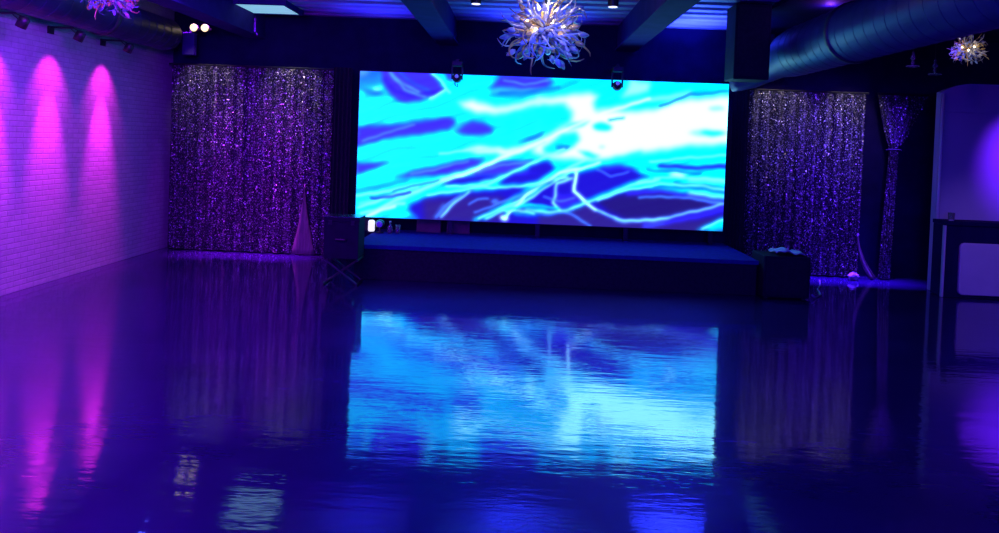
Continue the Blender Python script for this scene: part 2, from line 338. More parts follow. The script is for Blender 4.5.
def picture(X, Y):
    img = np.tile(np.array(C_), X.shape+(1,))
    # low-frequency wobble so edges look fluid
    wx = .9*np.sin(Y*.33+X*.05)+.6*np.sin(X*.21+1.3); wy = .7*np.sin(X*.17+Y*.11)+.4*np.sin(X*.43)
    X = X+wx*.6; Y = Y+wy*.6
    for kind, c, s, g in ART:
        if kind == P:
            pts = list(g); d = seg_d(X, Y, pts+[pts[0]]); ins = np.zeros(X.shape, bool)
            for (ax, ay), (bx, by) in zip(pts, pts[1:]+[pts[0]]):
                if ay == by: continue
                ins ^= ((ay > Y) != (by > Y)) & (X < (bx-ax)*(Y-ay)/(by-ay)+ax)
            a = smooth(.5+np.where(ins, d, -d)/(2.6*s))
        elif kind == S:
            a = .9*np.exp(-(seg_d(X, Y, g)/(s*.46))**2)
        else:
            cx, cy, rx, ry = g; a = smooth((1.25-np.hypot((X-cx)/rx, (Y-cy)/ry))/.55)
        img = img*(1-a[..., None])+np.array(c)*a[..., None]
    for _ in range(3):                       # the picture is soft: blend neighbouring diodes
        q = np.pad(img, ((2, 2), (2, 2), (0, 0)), mode='edge')
        q = (q[:-4]+2*q[1:-3]+3*q[2:-2]+2*q[3:-1]+q[4:])/9; img = (q[:, :-4]+2*q[:, 1:-3]+3*q[:, 2:-2]+2*q[:, 3:-1]+q[:, 4:])/9
        if _ == 1: img = crisp(img, X, Y)
    # silky filaments along the flow of the rays
    fl = np.sin((Y+.26*X)*.52+2.6*np.sin(X*.031+Y*.06)+1.2*np.sin(X*.083))*np.sin((Y+.2*X)*.19+X*.045+1.5*np.sin(X*.024))
    img = np.clip(img+(.07*fl[..., None]-.02)*np.array((.3, 1.3, .1))*img[..., 1:2]*(1-img[..., 0:1]), 0, 1)
    lin = np.where(img <= .04045, img/12.92, ((img+.055)/1.055)**2.4)
    r, g, b = lin[..., 0], lin[..., 1], lin[..., 2]     # diode drive: the white core is far brighter than the cyan around it
    return np.stack([r*1.0, g*(.92+.75*g+1.9*r), b*(1.75+1.3*g+1.4*r)], -1)
SX0, SX1, SZ0, SZ1, SY = -2.215, 2.785, .615, 2.605, 10.35
def video_wall():
    t = thing('video_wall', 'wide LED video wall showing bright cyan and white light trails, above the black stage', 'screen', (.285, SY, .42))
    nx, nz = 460, 184
    us = np.linspace(0, 1, nx+1); vs = np.linspace(0, 1, nz+1); U, V = np.meshgrid(us, vs)
    TL, TR, BL, BR = (360, 69), (728, 86), (356, 216.5), (723, 231)
    PX = (1-V)*((1-U)*BL[0]+U*BR[0])+V*((1-U)*TL[0]+U*TR[0]); PY = (1-V)*((1-U)*BL[1]+U*BR[1])+V*((1-U)*TL[1]+U*TR[1])
    img = picture(PX, PY)
    X = SX0+(SX1-SX0)*U-.285; Z = SZ0+(SZ1-SZ0)*V-.42
    co = np.stack([X, np.full_like(X, -.006), Z], -1).reshape(-1, 3)
    idx = np.arange((nx+1)*(nz+1)).reshape(nz+1, nx+1)
    fa = np.stack([idx[:-1, :-1], idx[:-1, 1:], idx[1:, 1:], idx[1:, :-1]], -1).reshape(-1, 4)
    o = obj('display_face', (co.tolist(), fa.tolist()), M['display'], t)
    ca = o.data.color_attributes.new('picture', 'FLOAT_COLOR', 'POINT')
    ca.data.foreach_set('color', np.concatenate([img.reshape(-1, 3), np.ones((img.size//3, 1))], 1).astype(np.float32).ravel())
    obj('cabinet', nbox(SX0-.285-.012, SX1-.285+.012, -.004, .1, SZ0-.42-.012, SZ1-.42+.012), M['black_metal'], t)
    for x in (-2.35, -1.2, 0., 1.2, 2.35): obj('support_leg', nbox(x-.03, x+.03, .03, .09, .002, SZ0-.42-.012), M['black_metal'], t)
video_wall()

# ------------------------------------------------------------------ stage
st = thing('stage', 'low black stage platform below the video wall', 'stage', (.4, 9.7, 0))
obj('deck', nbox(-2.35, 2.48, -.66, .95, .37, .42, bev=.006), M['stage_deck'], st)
bm = bmesh.new()
for x0, x1, y0, y1 in ((-2.33, 2.46, -.64, -.62), (-2.33, -2.31, -.62, .94), (2.44, 2.46, -.62, .94)): box(bm, x0, x1, y0, y1, .003, .37)
obj('skirt', bm, M['black_cloth'], st)
for x in (-2.1, -.8, .6, 2.2):
    for y in (-.5, .8): obj('support_leg', ntube([(x, y, 0), (x, y, .37)], .03), M['black_metal'], st)
# small things standing on the stage under the screen's edge
def on(px, py, Y): v = at(px, py, Y); return v
v = on(371.5, 229, 10.25)
t = thing('stage_lamp', 'small glowing white lamp on the stage under the left corner of the screen', 'lamp', (v.x, 10.24, .42))
obj('shade', nlathe([(.034, .015), (.045, .03), (.045, .15), (.03, .165)]), M['lampglow'], t, True)
obj('base', nlathe([(.05, 0), (.05, .012), (.03, .015)]), M['black_metal'], t)
v = on(380, 229, 10.2)
t = thing('round_spotlight', 'small round black spotlight on the stage beside the glowing white lamp', 'spotlight', (v.x, 10.2, .42))
obj('base', nlathe([(.05, 0), (.05, .012), (.012, .02), (.012, .07)]), M['black_metal'], t)
obj('head', nlathe([(.02, .07), (.05, .085), (.066, .125), (.05, .165), (.02, .18)]), M['black_metal'], t, True)
obj('lens', nlathe([(.045, -.062), (.04, -.07), (.02, -.073)], axis='Y', loc=(0, 0, .125)), M['lens'], t, True)
for px, hgt, lab in ((390, .15, 'short clear glass bottle on the stage nearest the round black spotlight'), (398, .12, 'small clear drinking glass on the stage right of the short bottle')):
    v = on(px, 230, 10.2); bot = hgt > .13
    t = thing('glass_bottle' if bot else 'drinking_glass', lab, 'bottle' if bot else 'glass', (v.x, 10.2, .42))
    obj('body', nlathe([(.028, 0), (.034, .01), (.034, .09), (.013, .115), (.013, hgt)] if bot else [(.026, 0), (.03, .01), (.035, hgt), (.032, hgt), (.027, .015)]), M['clear'], t, True)
    if bot: obj('cap', nlathe([(.015, hgt), (.015, hgt+.015), (.01, hgt+.018)]), M['white'], t)
for i, (p0, p1, lab) in enumerate(((417, 441, 'left one of the two brown boxes under the screen edge'), (447, 470, 'right one of the two brown boxes under the screen edge'))):
    a, b = on(p0, 230, 10.55).x, on(p1, 230, 10.55).x
    t = thing('cardboard_box', lab, 'box', ((a+b)/2, 10.55, .42), group='brown boxes behind the screen')
    obj('carton', nbox((a-b)/2, (b-a)/2, -.06, .09, 0, .17, bev=.004), M['cardboard'], t)
    obj('flap', nbox((a-b)/2, (b-a)/2, -.064, .03, .17, .176), M['cardboard'], t)

# ------------------------------------------------------------------ curtains
def sheet(prof, z0, z1, nz, thick=.006):
    """hanging cloth from a plan-view polyline function prof(u, v)->(x, y)"""
    nu = 120; verts = []; faces = []
    for s in (0, 1):
        for j in range(nz+1):
            for i in range(nu+1):
                x, y = prof(i/nu, j/nz); verts.append((x, y+(thick if s else 0), z0+(z1-z0)*j/nz))
    n = (nu+1)*(nz+1)
    for j in range(nz):
        for i in range(nu):
            a = j*(nu+1)+i; q = (a, a+1, a+nu+2, a+nu+1); faces.append(q); faces.append(tuple(n+k for k in q[::-1]))
    for j in range(nz):
        for i in (0, nu):
            a = j*(nu+1)+i; b = a+nu+1; faces.append((a, b, n+b, n+a) if i else (b, a, n+a, n+b))
    for i in range(nu):
        for j in (0, nz):
            a = j*(nu+1)+i; faces.append((a, a+1, n+a+1, n+a)[::(-1 if j == 0 else 1)])
    return verts, faces
def sequins(parent, prof, z0, z1, cols, rows, size, fade=None, hole=None, zfun=None):
    verts, faces, tones = [], [], []
    for j in range(rows):
        for i in range(cols):
            u = (i+.5+.5*(j % 2)*.8+random.uniform(-.3, .3))/(cols+.5); v = (j+.5+random.uniform(-.3, .3))/rows
            if u > 1: continue
            if hole and hole(u, v): continue
            x, y = prof(u, v); z = z0+(z1-z0)*v
            n = Vector((random.gauss(0, .27), -1, random.gauss(.03, .25))).normalized()
            a = n.cross(Vector((0, 0, 1))).normalized(); b = n.cross(a)
            r = size*random.uniform(.75, 1.1); c = Vector((x, y-.010, z)); k0 = len(verts)
            for k in range(6): verts.append(tuple(c+(a*math.cos(k*PI/3)+b*math.sin(k*PI/3))*r))
            faces.append(tuple(range(k0, k0+6)))
            tn = random.random()**1.5*.30+.05 if random.random() > .07 else random.uniform(.6, .95)  # a few tones raised at random to put glints into the colour
            if fade: tn *= fade(u, v)
            tones += [(tn, tn*.98, tn*1.0, 1)]*6
    o = obj('sequins', (verts, faces), M['sequin'], parent); o['kind'] = 'stuff'
    ca = o.data.color_attributes.new('tone', 'FLOAT_COLOR', 'POINT'); ca.data.foreach_set('color', np.array(tones, np.float32).ravel())
    return o
ZT = 2.63; CYY = 10.70
def straight(x0, x1, folds, amp, ph=0., flare=0.):
    def f(u, v):
        w = u*folds*2*PI+ph
        return (x0+(x1-x0)*u, CYY+amp*math.sin(w)+amp*.4*math.sin(2.3*w+1+v))
    return f
# left curtain, with a narrow parting low down at its right-hand side
LX0, LX1 = -4.98, -2.64
pl = straight(0, LX1-LX0, 13, .028)
pl2 = lambda u, v: (pl(u, v)[0], pl(u, v)[1]-CYY)
t = thing('sequin_curtain', 'purple-lit silver sequin curtain beside the white brick wall', 'curtain', (LX0, CYY, 0))
obj('backing_cloth', sheet(pl2, .012, ZT, 24), M['black_cloth'], t, True)
gx0, gx1, gxt = at(292, 247, CYY).x-LX0, at(316, 247, CYY).x-LX0, at(306, 185, CYY).x-LX0
zt_gap = at(306, 183, CYY).z; LW = LX1-LX0
def in_gap(u, v):
    z = .012+(ZT-.012)*v; k = 1-z/zt_gap
    if k < 0: return False
    x = u*LW; k = k**1.4
    return gxt+(gx0-gxt)*k < x < gxt+(gx1-gxt)*k
sequins(t, pl2, .02, ZT, 104, 116, .0100, hole=in_gap)
vs_, fs_ = [], []
for j in range(15):
    z = .015+(zt_gap-.03)*j/14; k = (1-z/zt_gap)**1.4
    for i in range(7):
        w = i/6; vs_.append((gxt+(gx0-gxt)*k+(gx1-gx0)*k*w, -.055-.012*math.sin(w*9)-.02*math.sin(w*PI), z))
for j in range(14):
    for i in range(6): a = j*7+i; fs_.append((a, a+1, a+8, a+7))
lin = obj('lining', (vs_, fs_), M['lining'], t, True, label='pale gold lining showing through a narrow parting')
sm = lin.modifiers.new('thickness', 'SOLIDIFY'); sm.thickness = .006
obj('curtain_rod', ntube([(-.04, .0, ZT+.015), (LW+.04, .0, ZT+.015)], .014), M['black_metal'], t)
# right curtain
RX0, RX1 = 3.13, 4.78
pr = straight(0, RX1-RX0, 10, .028, .7)
pr2 = lambda u, v: (pr(u, v)[0], pr(u, v)[1]-CYY)
t = thing('sequin_curtain', 'blue-lit silver sequin curtain right of the screen, hanging straight', 'curtain', (RX0, CYY, 0))
obj('backing_cloth', sheet(pr2, .012, ZT-.07, 24), M['black_cloth'], t, True)
sequins(t, pr2, .02, ZT-.07, 80, 113, .0100)
obj('curtain_rod', ntube([(-.04, 0, ZT-.055), (RX1-RX0+.03, 0, ZT-.055)], .014), M['black_metal'], t)
vs_, fs_ = [], []
for j in range(17):
    k = j/16; z = .62*(1-k)+.012
    px = RX1-RX0-.06+.19*k**2.2; w = .02+.09*k**1.3
    for i in range(6): vs_.append((px+w*i/5, -.06-.03*k*math.sin(i*1.2), z))
for j in range(16):
    for i in range(5): a = j*6+i; fs_.append((a, a+1, a+7, a+6))
lin = obj('lining', (vs_, fs_), M['lining'], t, True, label='pale lining of the curled hem trailing to the right')
sm = lin.modifiers.new('thickness', 'SOLIDIFY'); sm.thickness = .006
# gathered curtain: spread at the top, tied in, then a narrow column
GX = 5.12; zb = at(893, 150, CYY).z
def gathered(u, v):
    z = .012+(ZT-.08)*v
    if z > zb+.06: k = (z-zb-.06)/(ZT-.08-zb-.06); hw = .085+.26*k**.9; cx = .06+.09*k
    elif z > zb-.04: hw = .065; cx = .05
    else: hw = .06+.02*(1-z/zb); cx = .05-.05*(1-z/zb)
    a = u*2-1
    return (cx+hw*a, -.02-.05*math.sqrt(max(0, 1-a*a*.95))*min(1, .12/hw)+.012*math.sin(u*30))
t = thing('sequin_curtain', 'silver sequin curtain gathered and tied into a thin column in front of the black opening', 'curtain', (GX, CYY, 0))
obj('backing_cloth', sheet(gathered, .012, ZT-.068, 40), M['black_cloth'], t, True)
sequins(t, gathered, .02, ZT-.075, 15, 120, .0100)
obj('curtain_rod', ntube([(-.19, -.015, ZT-.052), (.51, -.015, ZT-.052)], .014), M['black_metal'], t)
obj('tie_band', ntube([(.05+.085*math.cos(a)*1.05, -.03+.075*math.sin(a), zb) for a in [k*2*PI/18 for k in range(19)]], .012, n=6, caps=False), M['black_cloth'], t)

# plain black drapes masking the ends of the screen
def drape(x0, x1, z1, label, y=10.52):
    f = lambda u, v: ((x1-x0)*u, .02*math.sin(u*4.5*2*PI)+.008*math.sin(u*31))
    tag(obj('masking_drape', sheet(f, .008, z1, 6), M['black_cloth'], None, True), label, 'drape', 'black masking drapes').location = (x0, y, 0)
drape(-2.62, -2.36, 2.66, 'narrow black drape hanging left of the video wall')
drape(2.90, 3.12, 2.62, 'narrow black drape hanging right of the video wall')

# ------------------------------------------------------------------ equipment left and right of the stage
x0, x1 = -2.21, -1.80
t = thing('folding_stand', 'folding black stand with crossed legs under the black case left of the stage', 'stand', (-2.0, 8.78, 0))
for y in (-.13, .13):
    for s in (-1, 1): obj('leg', ntube([(-.19*s, y+.012*s, .016), (.19*s, y+.012*s, .29)], .012), M['black_metal'], t)
for z, s in ((.016, -1), (.016, 1), (.29, -1), (.29, 1)): obj('cross_bar', ntube([(.19*s, -.17, z), (.19*s, .17, z)], .014), M['black_metal'], t)
t = thing('equipment_case', 'black upright equipment case on the crossed-leg stand left of the stage', 'case', (-2.0, 8.78, .305))
obj('body', nbox(-.2, .2, -.17, .17, 0, .42, bev=.006), M['case'], t)
obj('lid', nbox(-.205, .205, -.175, .175, .421, .475, bev=.008), M['case'], t)
obj('lid_trim', nbox(-.208, .208, -.178, .178, .476, .484), M['chrome'], t, label='thin bright metal edge')
obj('handle', ntube([(-.06, -.172, .22), (-.055, -.2, .225), (.055, -.2, .225), (.06, -.172, .22)], .008), M['black_metal'], t)
for s in (-1, 1): obj('latch', nbox(.13*s-.02, .13*s+.02, -.18, -.171, .39, .44), M['black_metal'], t)
t = thing('subwoofer', 'black floor subwoofer at the right end of the stage', 'speaker', (3.17, 9.12, 0))
obj('body', nbox(-.27, .27, -.2, .28, .015, .5, bev=.01), M['case'], t)
obj('grille', nbox(-.24, .24, -.212, -.2, .05, .47), M['black_cloth'], t)
for sx in (-1, 1):
    for sy in (-.15, .23): obj('foot', nlathe([(.025, 0), (.025, .015)], 10, loc=(.22*sx, sy, 0)), M['black_metal'], t)
for x in (-.17, -.14): obj('connector', nlathe([(.008, -.216), (.008, -.211)], 8, 'Y', (x, 0, .1+(x+.17)*1)), M['chrome'], t)
# crumpled cloth lying over the subwoofer's right edge
bm = bmesh.new(); n, mm = 18, 10; gv = []
for j in range(mm+1):
    row = []
    for i in range(n+1):
        u, v = i/n, j/mm; h = .012+.05*math.exp(-((u-.3)/.22)**2)*(.6+.4*math.sin(v*5))+.012*math.sin(u*17+v*6)+.01
        row.append(bm.verts.new((-.15+.34*u, -.14+.3*v, h)))
    gv.append(row)
for j in range(mm):
    for i in range(n): bm.faces.new((gv[j][i], gv[j][i+1], gv[j+1][i+1], gv[j+1][i]))
cl = obj('crumpled_cloth', bm, M['cloth_violet'], None, True); cl.location = (3.21, 9.12, .5)
sm = cl.modifiers.new('thickness', 'SOLIDIFY'); sm.thickness = .008; sm.offset = 1
tag(cl, 'crumpled lavender cloth lying on top of the black subwoofer', 'cloth')
cb = obj('cable', ntube([(3.5, 9.0, .05), (3.56, 9.05, .012), (3.7, 9.25, .011), (3.8, 9.6, .011), (3.95, 9.9, .011), (4.1, 10.3, .011)], .01), M['white'], None, True)
tag(cb, 'thin pale cable on the floor running from the subwoofer to the curtain', 'cable')
# crumpled white napkin by the right curtain
v = at(853, 276, 10.5); bm = bmesh.new(); bmesh.ops.create_icosphere(bm, subdivisions=2, radius=.07)
for q in bm.verts:
    q.co = Vector((q.co.x*1.1, q.co.y*.8, q.co.z*.75))*(1+random.uniform(-.22, .22))
zmin = min(q.co.z for q in bm.verts)
for q in bm.verts: q.co.z -= zmin
nk = obj('crumpled_napkin', bm, M['white']); nk.location = (v.x, 10.5, .001); tag(nk, 'small crumpled white napkin on the floor under the blue-lit curtain', 'napkin')

# ------------------------------------------------------------------ white panel and bar at the right
PY_ = 9.9
pa, pb = at(941, 92, PY_), at(976, 84, PY_)
t = thing('partition_panel', 'tall glossy white partition with a rounded top corner behind the bar', 'partition', (pa.x, PY_, 0))
W = XR-pa.x-.01; H = pb.z; cr = .34; hz = H-pa.z
prof = [(0, .005), (W, .005), (W, H)]+[(.42*(1-k/10)+0, H-hz*(k/10)**2) for k in range(11)]
bm = bmesh.new()
f0 = [bm.verts.new((x, 0, z)) for x, z in prof]; f1 = [bm.verts.new((x, .1, z)) for x, z in prof]
bm.faces.new(f0); bm.faces.new(f1[::-1])
for i in range(len(prof)): j = (i+1) % len(prof); bm.faces.new((f0[i], f0[j], f1[j], f1[i]))
obj('board', bm, M['white_panel'], t)
obj('edge_post', ntube([(.018, -.03, .005), (.018, -.03, pa.z-.02)], .024, n=14), M['white_panel'], t, True)
zr = at(960, 112, PY_).z
obj('gloss_line', nbox(.07, W, -.012, -.001, zr-.012, zr+.012, bev=.004), M['white'], t)  # white strip standing in for a reflected gloss line on the board
ba, bb = at(947, 221, 9.5), at(952, 292, 9.5)
t = thing('bar_counter', 'black framed bar counter with a padded white front at the right edge', 'bar counter', (ba.x, 9.5, 0))
BW = XR-ba.x-.02; BH = ba.z; z1 = at(970, 243, 9.5).z
obj('counter_top', nbox(-.01, BW, -.03, .31, BH-.05, BH, bev=.008), M['black'], t)
obj('body', nbox(0, BW, .0, .30, .004, BH-.052), M['black'], t)
pxl = at(958, 265, 9.5).x-ba.x
bm = nbox(pxl, BW-.02, -.035, -.002, .04, z1); 
es = [e for e in bm.edges if abs(e.verts[0].co.y-e.verts[1].co.y) > .02]
bmesh.ops.bevel(bm, geom=es, offset=.06, segments=5, affect='EDGES', profile=.5)
es = [e for e in bm.edges if e.verts[0].co.y < -.03 and e.verts[1].co.y < -.03]
bmesh.ops.bevel(bm, geom=es, offset=.012, segments=2, affect='EDGES', profile=.5)
obj('front_pad', bm, M['bar_panel'], t, label='padded white panel with rounded corners')
obj('edge_strip', nbox(-.035, -.012, -.02, .02, .004, BH-.055), M['white_panel'], t, label='pale upright edge strip')
v = at(956, 228, 9.45)
t = thing('drinking_glass', 'small drinking glass at the left end of the bar front', 'glass', (v.x, 9.56, BH))
obj('bowl', nlathe([(.03, 0), (.034, .01), (.04, .1), (.037, .1), (.03, .015)]), M['clear'], t, True)

# ------------------------------------------------------------------ ducts
def duct(name, label, axis, r, bands, loc):
    t = thing(name, label, 'duct', loc)
    bm = bmesh.new(); pts = [Vector(p) for p, _ in axis]; tube(bm, pts, [q*r for _, q in axis], n=28)
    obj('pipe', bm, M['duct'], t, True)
    # spiral seam
    y0, y1 = pts[0].y, pts[-1].y if False else bands[0][1]
    bm = bmesh.new(); n = 60
    sp = []
    k = 0
    while True:
        a = k*2*PI/40; y = bands[0][0]+a/(2*PI)*.2
        if y > bands[0][1]: break
        sp.append((math.cos(a)*(r+.001), y, math.sin(a)*(r+.001))); k += 1
    tube(bm, sp, .0022, n=4); obj('spiral_seam', bm, M['duct'], t, True)
    for y in bands[1:]: obj('flange', nlathe([(r, -.035), (r+.018, -.03), (r+.018, .03), (r, .035)], 28, 'Y', (0, y, 0)), M['duct_dark'], t, True)
    for y in bands[1:]: obj('hanger_rod', ntube([(0, y, r+.017), (0, y, ZC-loc[2]-.002)], .006), M['black_metal'], t)
duct('air_duct', 'large round air duct along the ceiling at the right, above the blue-lit curtain',
     [((0, YF+.1, 0), 1), ((0, 9.15, 0), 1), ((-.02, 9.35, -.02), .95), ((-.08, 9.6, -.1), .66), ((-.16, 9.78, -.18), .52), ((-.28, 9.95, -.25), .48), ((-.42, 10.05, -.29), .47), ((-.5, 10.1, -.3), .47)],
     .29, [(YF+.2, 9.1), 4.9, 7.6], (3.26, 0, 2.92))
duct('air_duct', 'round air duct running along the top of the white brick wall',
     [((0, YF+.1, 0), 1), ((0, 10.2, 0), 1)], .215, [(YF+.2, 10.1), 5.4, 8.6], (-4.84, 0, 2.99))

# ------------------------------------------------------------------ chandeliers
def tendril(bm, base, d, length, r, curl, rnd):
    d = d.normalized(); side = d.cross(Vector((rnd.uniform(-1, 1), rnd.uniform(-1, 1), rnd.uniform(-1, 1)))).normalized(); nrm = d.cross(side)
    pts = []; rad = []; n = 11
    p = Vector(base); ang = 0; step = length/n
    for i in range(n+1):
        k = i/n; pts.append(p.copy()); rad.append(r*(1-.72*k)*(1 if i < n else .6))
        ang += curl*(k**1.6)*1.1*(1 if i % 5 else .6)+.14*math.sin(i*1.7)
        p = p+(d*math.cos(ang)+side*math.sin(ang)+nrm*.18*math.sin(i*.9))*step
    tube(bm, pts, rad, n=6)
    return bm
def chandelier(loc, label, group, R=.48, n=98):
    t = thing('glass_chandelier', label, 'chandelier', loc, group=group); rnd = random.Random(5)
    zt = ZC-loc[2]
    obj('ceiling_plate', nlathe([(.08, zt-.03), (.09, zt-.005), (.09, zt)], 18), M['black_metal'], t)
    obj('stem', ntube([(0, 0, .05), (0, 0, zt-.03)], .012), M['black_metal'], t)
    obj('hub', nlathe([(.02, -.12), (.055, -.09), (.07, 0), (.055, .09), (.02, .12)], 14), M['chrome'], t, True)
    ga = PI*(3-math.sqrt(5))
    for k in range(n):
        z = 1-1.75*(k+.5)/n; q = math.sqrt(max(0, 1-z*z)); a = k*ga
        d = Vector((q*math.cos(a), q*math.sin(a), z*.95-.1))
        down = z < -.25
        ln = R*rnd.uniform(.85, 1.25)*(1.0 if down else .98)
        obj('glass_tendril', tendril(bmesh.new(), d.normalized()*.06, d, ln, rnd.uniform(.013, .023), rnd.choice((-1, 1))*rnd.uniform(.25, .85), rnd),
            GL[rnd.choices((0, 1, 2, 3), (4, 2.5, 2 if not down else 7, 2))[0]], t, True)
    for k in range(84):
        z = .75-1.6*(k+.5)/84; q = math.sqrt(1-z*z); a = k*ga+1; d = Vector((q*math.cos(a), q*math.sin(a), z)); rr = rnd.uniform(.18, .42)
        bm = nlathe([(.004, -.07), (.018, -.05), (.032, -.01), (.028, .02), (.008, .045)], 10)
        bmesh.ops.transform(bm, matrix=Matrix.Translation(d*rr) @ (-d).to_track_quat('Z', 'Y').to_matrix().to_4x4(), verts=bm.verts)
        obj('glass_drop', bm, GL[rnd.choices((0, 1, 2), (5, 3, 4))[0]], t, True)
    for k in range(8):
        a = k*PI/4+.3; b = obj('bulb', nlathe([(.008, -.02), (.02, -.01), (.022, .012), (.008, .03)], 10, loc=(.2*math.cos(a), .2*math.sin(a), .05*(-1)**k+.02)), M['chandelier_bulb'], t, True)
    return t
ch = chandelier((.215, 8.0, 2.89), 'large glass chandelier of curled white, amber and blue tendrils in front of the screen top', 'glass chandeliers')
def small_chandelier(loc, label, s):
    c = copy_tree(ch); c.location = loc; c.scale = (s, s, s); c['label'] = label
    for k in c.children:
        if k.name.startswith(('stem', 'ceiling_plate')): bpy.data.objects.remove(k)
    zt = (ZC-loc[2])/s
    obj('ceiling_plate', nlathe([(.08, zt-.03), (.09, zt-.005), (.09, zt)], 18), M['black_metal'], c)
    obj('stem', ntube([(0, 0, .05), (0, 0, zt-.03)], .012), M['black_metal'], c)
    return c
v = at(111, 19, 7.4); small_chandelier((v.x, 7.4, v.z+.25), 'small glass chandelier hanging by the duct above the white brick wall', .58)
v = at(968, 50, 8.2); small_chandelier((v.x, 8.2, v.z), 'small glass chandelier hanging above the bar at the right', .38)
for px, py, lab in ((913, 58, 'left one of the two small crystal pendants above the tied curtain'), (935, 66, 'right one of the two small crystal pendants above the tied curtain')):
    v = at(px, py, 9.3)
    t = thing('crystal_pendant', lab, 'pendant light', (v.x, 9.3, v.z), group='crystal pendants')
    obj('cord', ntube([(0, 0, .07), (0, 0, ZC-v.z-.02)], .004, n=6), M['black_metal'], t)
    obj('ceiling_rose', nlathe([(.03, ZC-v.z-.02), (.035, ZC-v.z)], 12), M['black_metal'], t)
    obj('crystal_body', nlathe([(.006, -.09), (.02, -.06), (.012, -.03), (.03, .0), (.012, .04), (.016, .06), (.006, .08)], 10), M['clear'], t)
    obj('crystal_ring', ntube([(.07*math.cos(k*PI/6), .07*math.sin(k*PI/6), -.1) for k in range(13)], .008, n=6, caps=False), M['clear'], t)
    obj('ring_bar', ntube([(-.07, 0, -.1), (0, 0, -.085), (.07, 0, -.1)], .003, n=6), M['chrome'], t)

# ------------------------------------------------------------------ lights that can be seen
v = at(199, 28, 10.5)
t = thing('emergency_light', 'twin-head emergency light with two bright warm bulbs above the purple-lit curtain', 'emergency light', (v.x, 10.5, v.z))
obj('arm', nbox(-.14, -.08, .02, YB-10.5-.001, -.07, -.02), M['black_metal'], t)
obj('battery_box', nbox(-.22, -.05, -.03, .07, -.38, -.07, bev=.01), M['beam'], t)
obj('head_bar', nbox(-.15, .16, .03, .055, -.02, .01), M['black_metal'], t)
for x in (-.06, .095):
    h = obj('lamp_head', nlathe([(.03, .04), (.05, .02), (.055, -.02), (.05, -.03)], 18, 'Y', (x, 0, 0)), M['black_metal'], t, True)
    obj('bulb', nlathe([(.053, -.031), (.047, -.05), (.025, -.064), (.004, -.068)], 18, 'Y', (x, 0, 0)), M['bulb'], h, True)
def plane_z(px, py, z):
    d = fw + rt*((px-CX)/F_PX) - up*((py-CY)/F_PX); return Vector((0, 0, EYE)) + d*((z-EYE)/d.z)
zz = ZC-.06
q = [plane_z(*p, zz) for p in ((221, 3), (286, 5), (297, 14), (240, 13))]
tx0, tx1, ty0, ty1 = (q[0].x+q[3].x)/2, (q[1].x+q[2].x)/2, (q[0].y+q[1].y)/2, (q[2].y+q[3].y)/2
t = thing('ceiling_panel_light', 'lit pale cyan ceiling panel light above the purple-lit curtain', 'ceiling light', ((tx0+tx1)/2, (ty0+ty1)/2, zz))
hx, hy = (tx1-tx0)/2, (ty1-ty0)/2
obj('diffuser', nbox(-hx, hx, -hy, hy, 0, .012), M['troffer'], t)
bm = bmesh.new()
for a in ((-hx-.04, -hx, -hy-.04, hy+.04), (hx, hx+.04, -hy-.04, hy+.04), (-hx, hx, -hy-.04, -hy), (-hx, hx, hy, hy+.04)): box(bm, *a, -.01, .06)
obj('frame', bm, M['beam'], t)
for px, py, lab in ((613, 6, 'black ceiling can light between the large chandelier and the right beam'), (476, 3, 'black ceiling can light left of the large chandelier')):
    v = plane_z(px, py, 3.25)
    t = thing('ceiling_can_light', lab, 'ceiling light', (v.x, v.y, 3.24), group='ceiling can lights')
    obj('can', nlathe([(.055, .0), (.06, .005), (.06, .13), (.03, .14), (.02, ZC-3.24)], 20), M['black_metal'], t)
    obj('lens', nlathe([(.05, -.004), (.05, .0)], 20), M['frosted'], t)
v = at(834, 4, 9.2)
t = thing('track_spotlight', 'tiny lit track spotlight above the large right-hand duct', 'spotlight', (v.x, 9.2, v.z))
obj('head', nlathe([(.03, -.02), (.045, 0), (.04, .09), (.015, .11)], 14, 'Y'), M['black_metal'], t, True)
obj('bulb', nlathe([(.028, -.021), (.02, -.035), (.005, -.04)], 14, 'Y'), M['frosted'], t, True)
obj('stem', ntube([(0, .05, .042), (0, .05, ZC-v.z)], .008), M['black_metal'], t)
# moving heads in front of the screen's top edge, on arms from the back wall
def moving_head(px, py, label, lensz):
    v = at(px, py, 10.2); t = thing('moving_head_light', label, 'stage light', (v.x, 10.2, v.z), group='stage lights over the screen')
    zt = 2.72-v.z
    obj('mounting_arm', nbox(-.02, .02, -.01, YB-10.2-.001, zt+.05, zt+.08), M['black_metal'], t)
    obj('base', nbox(-.07, .07, -.07, .07, zt-.02, zt+.05, bev=.01), M['black_metal'], t)
    for s in (-1, 1): obj('yoke_arm', nbox(.068*s-.01, .068*s+.01, -.025, .025, -.02, zt-.02, bev=.003), M['black_metal'], t)
    h = obj('head', nlathe([(.03, -.075), (.055, -.06), (.066, -.01), (.06, .04), (.03, .065)], 18, 'Y'), M['black_metal'], t, True)
    obj('lens', nlathe([(.026, -.074), (.022, -.084), (.008, -.088)], 16, 'Y', (0, 0, .018+lensz)), M['lens_highlight'], h, True)
    return t
t = moving_head(457, 78, 'black moving-head stage light with a drooping cable, over the left part of the screen', .0)
obj('cable', ntube([(-.03, .02, -.06), (-.02, .02, -.1), (.01, .02, -.12), (.01, .02, -.08)], .008, n=6), M['black_metal'], t)
moving_head(617, 86, 'round black moving-head stage light over the middle-right of the screen', .012)

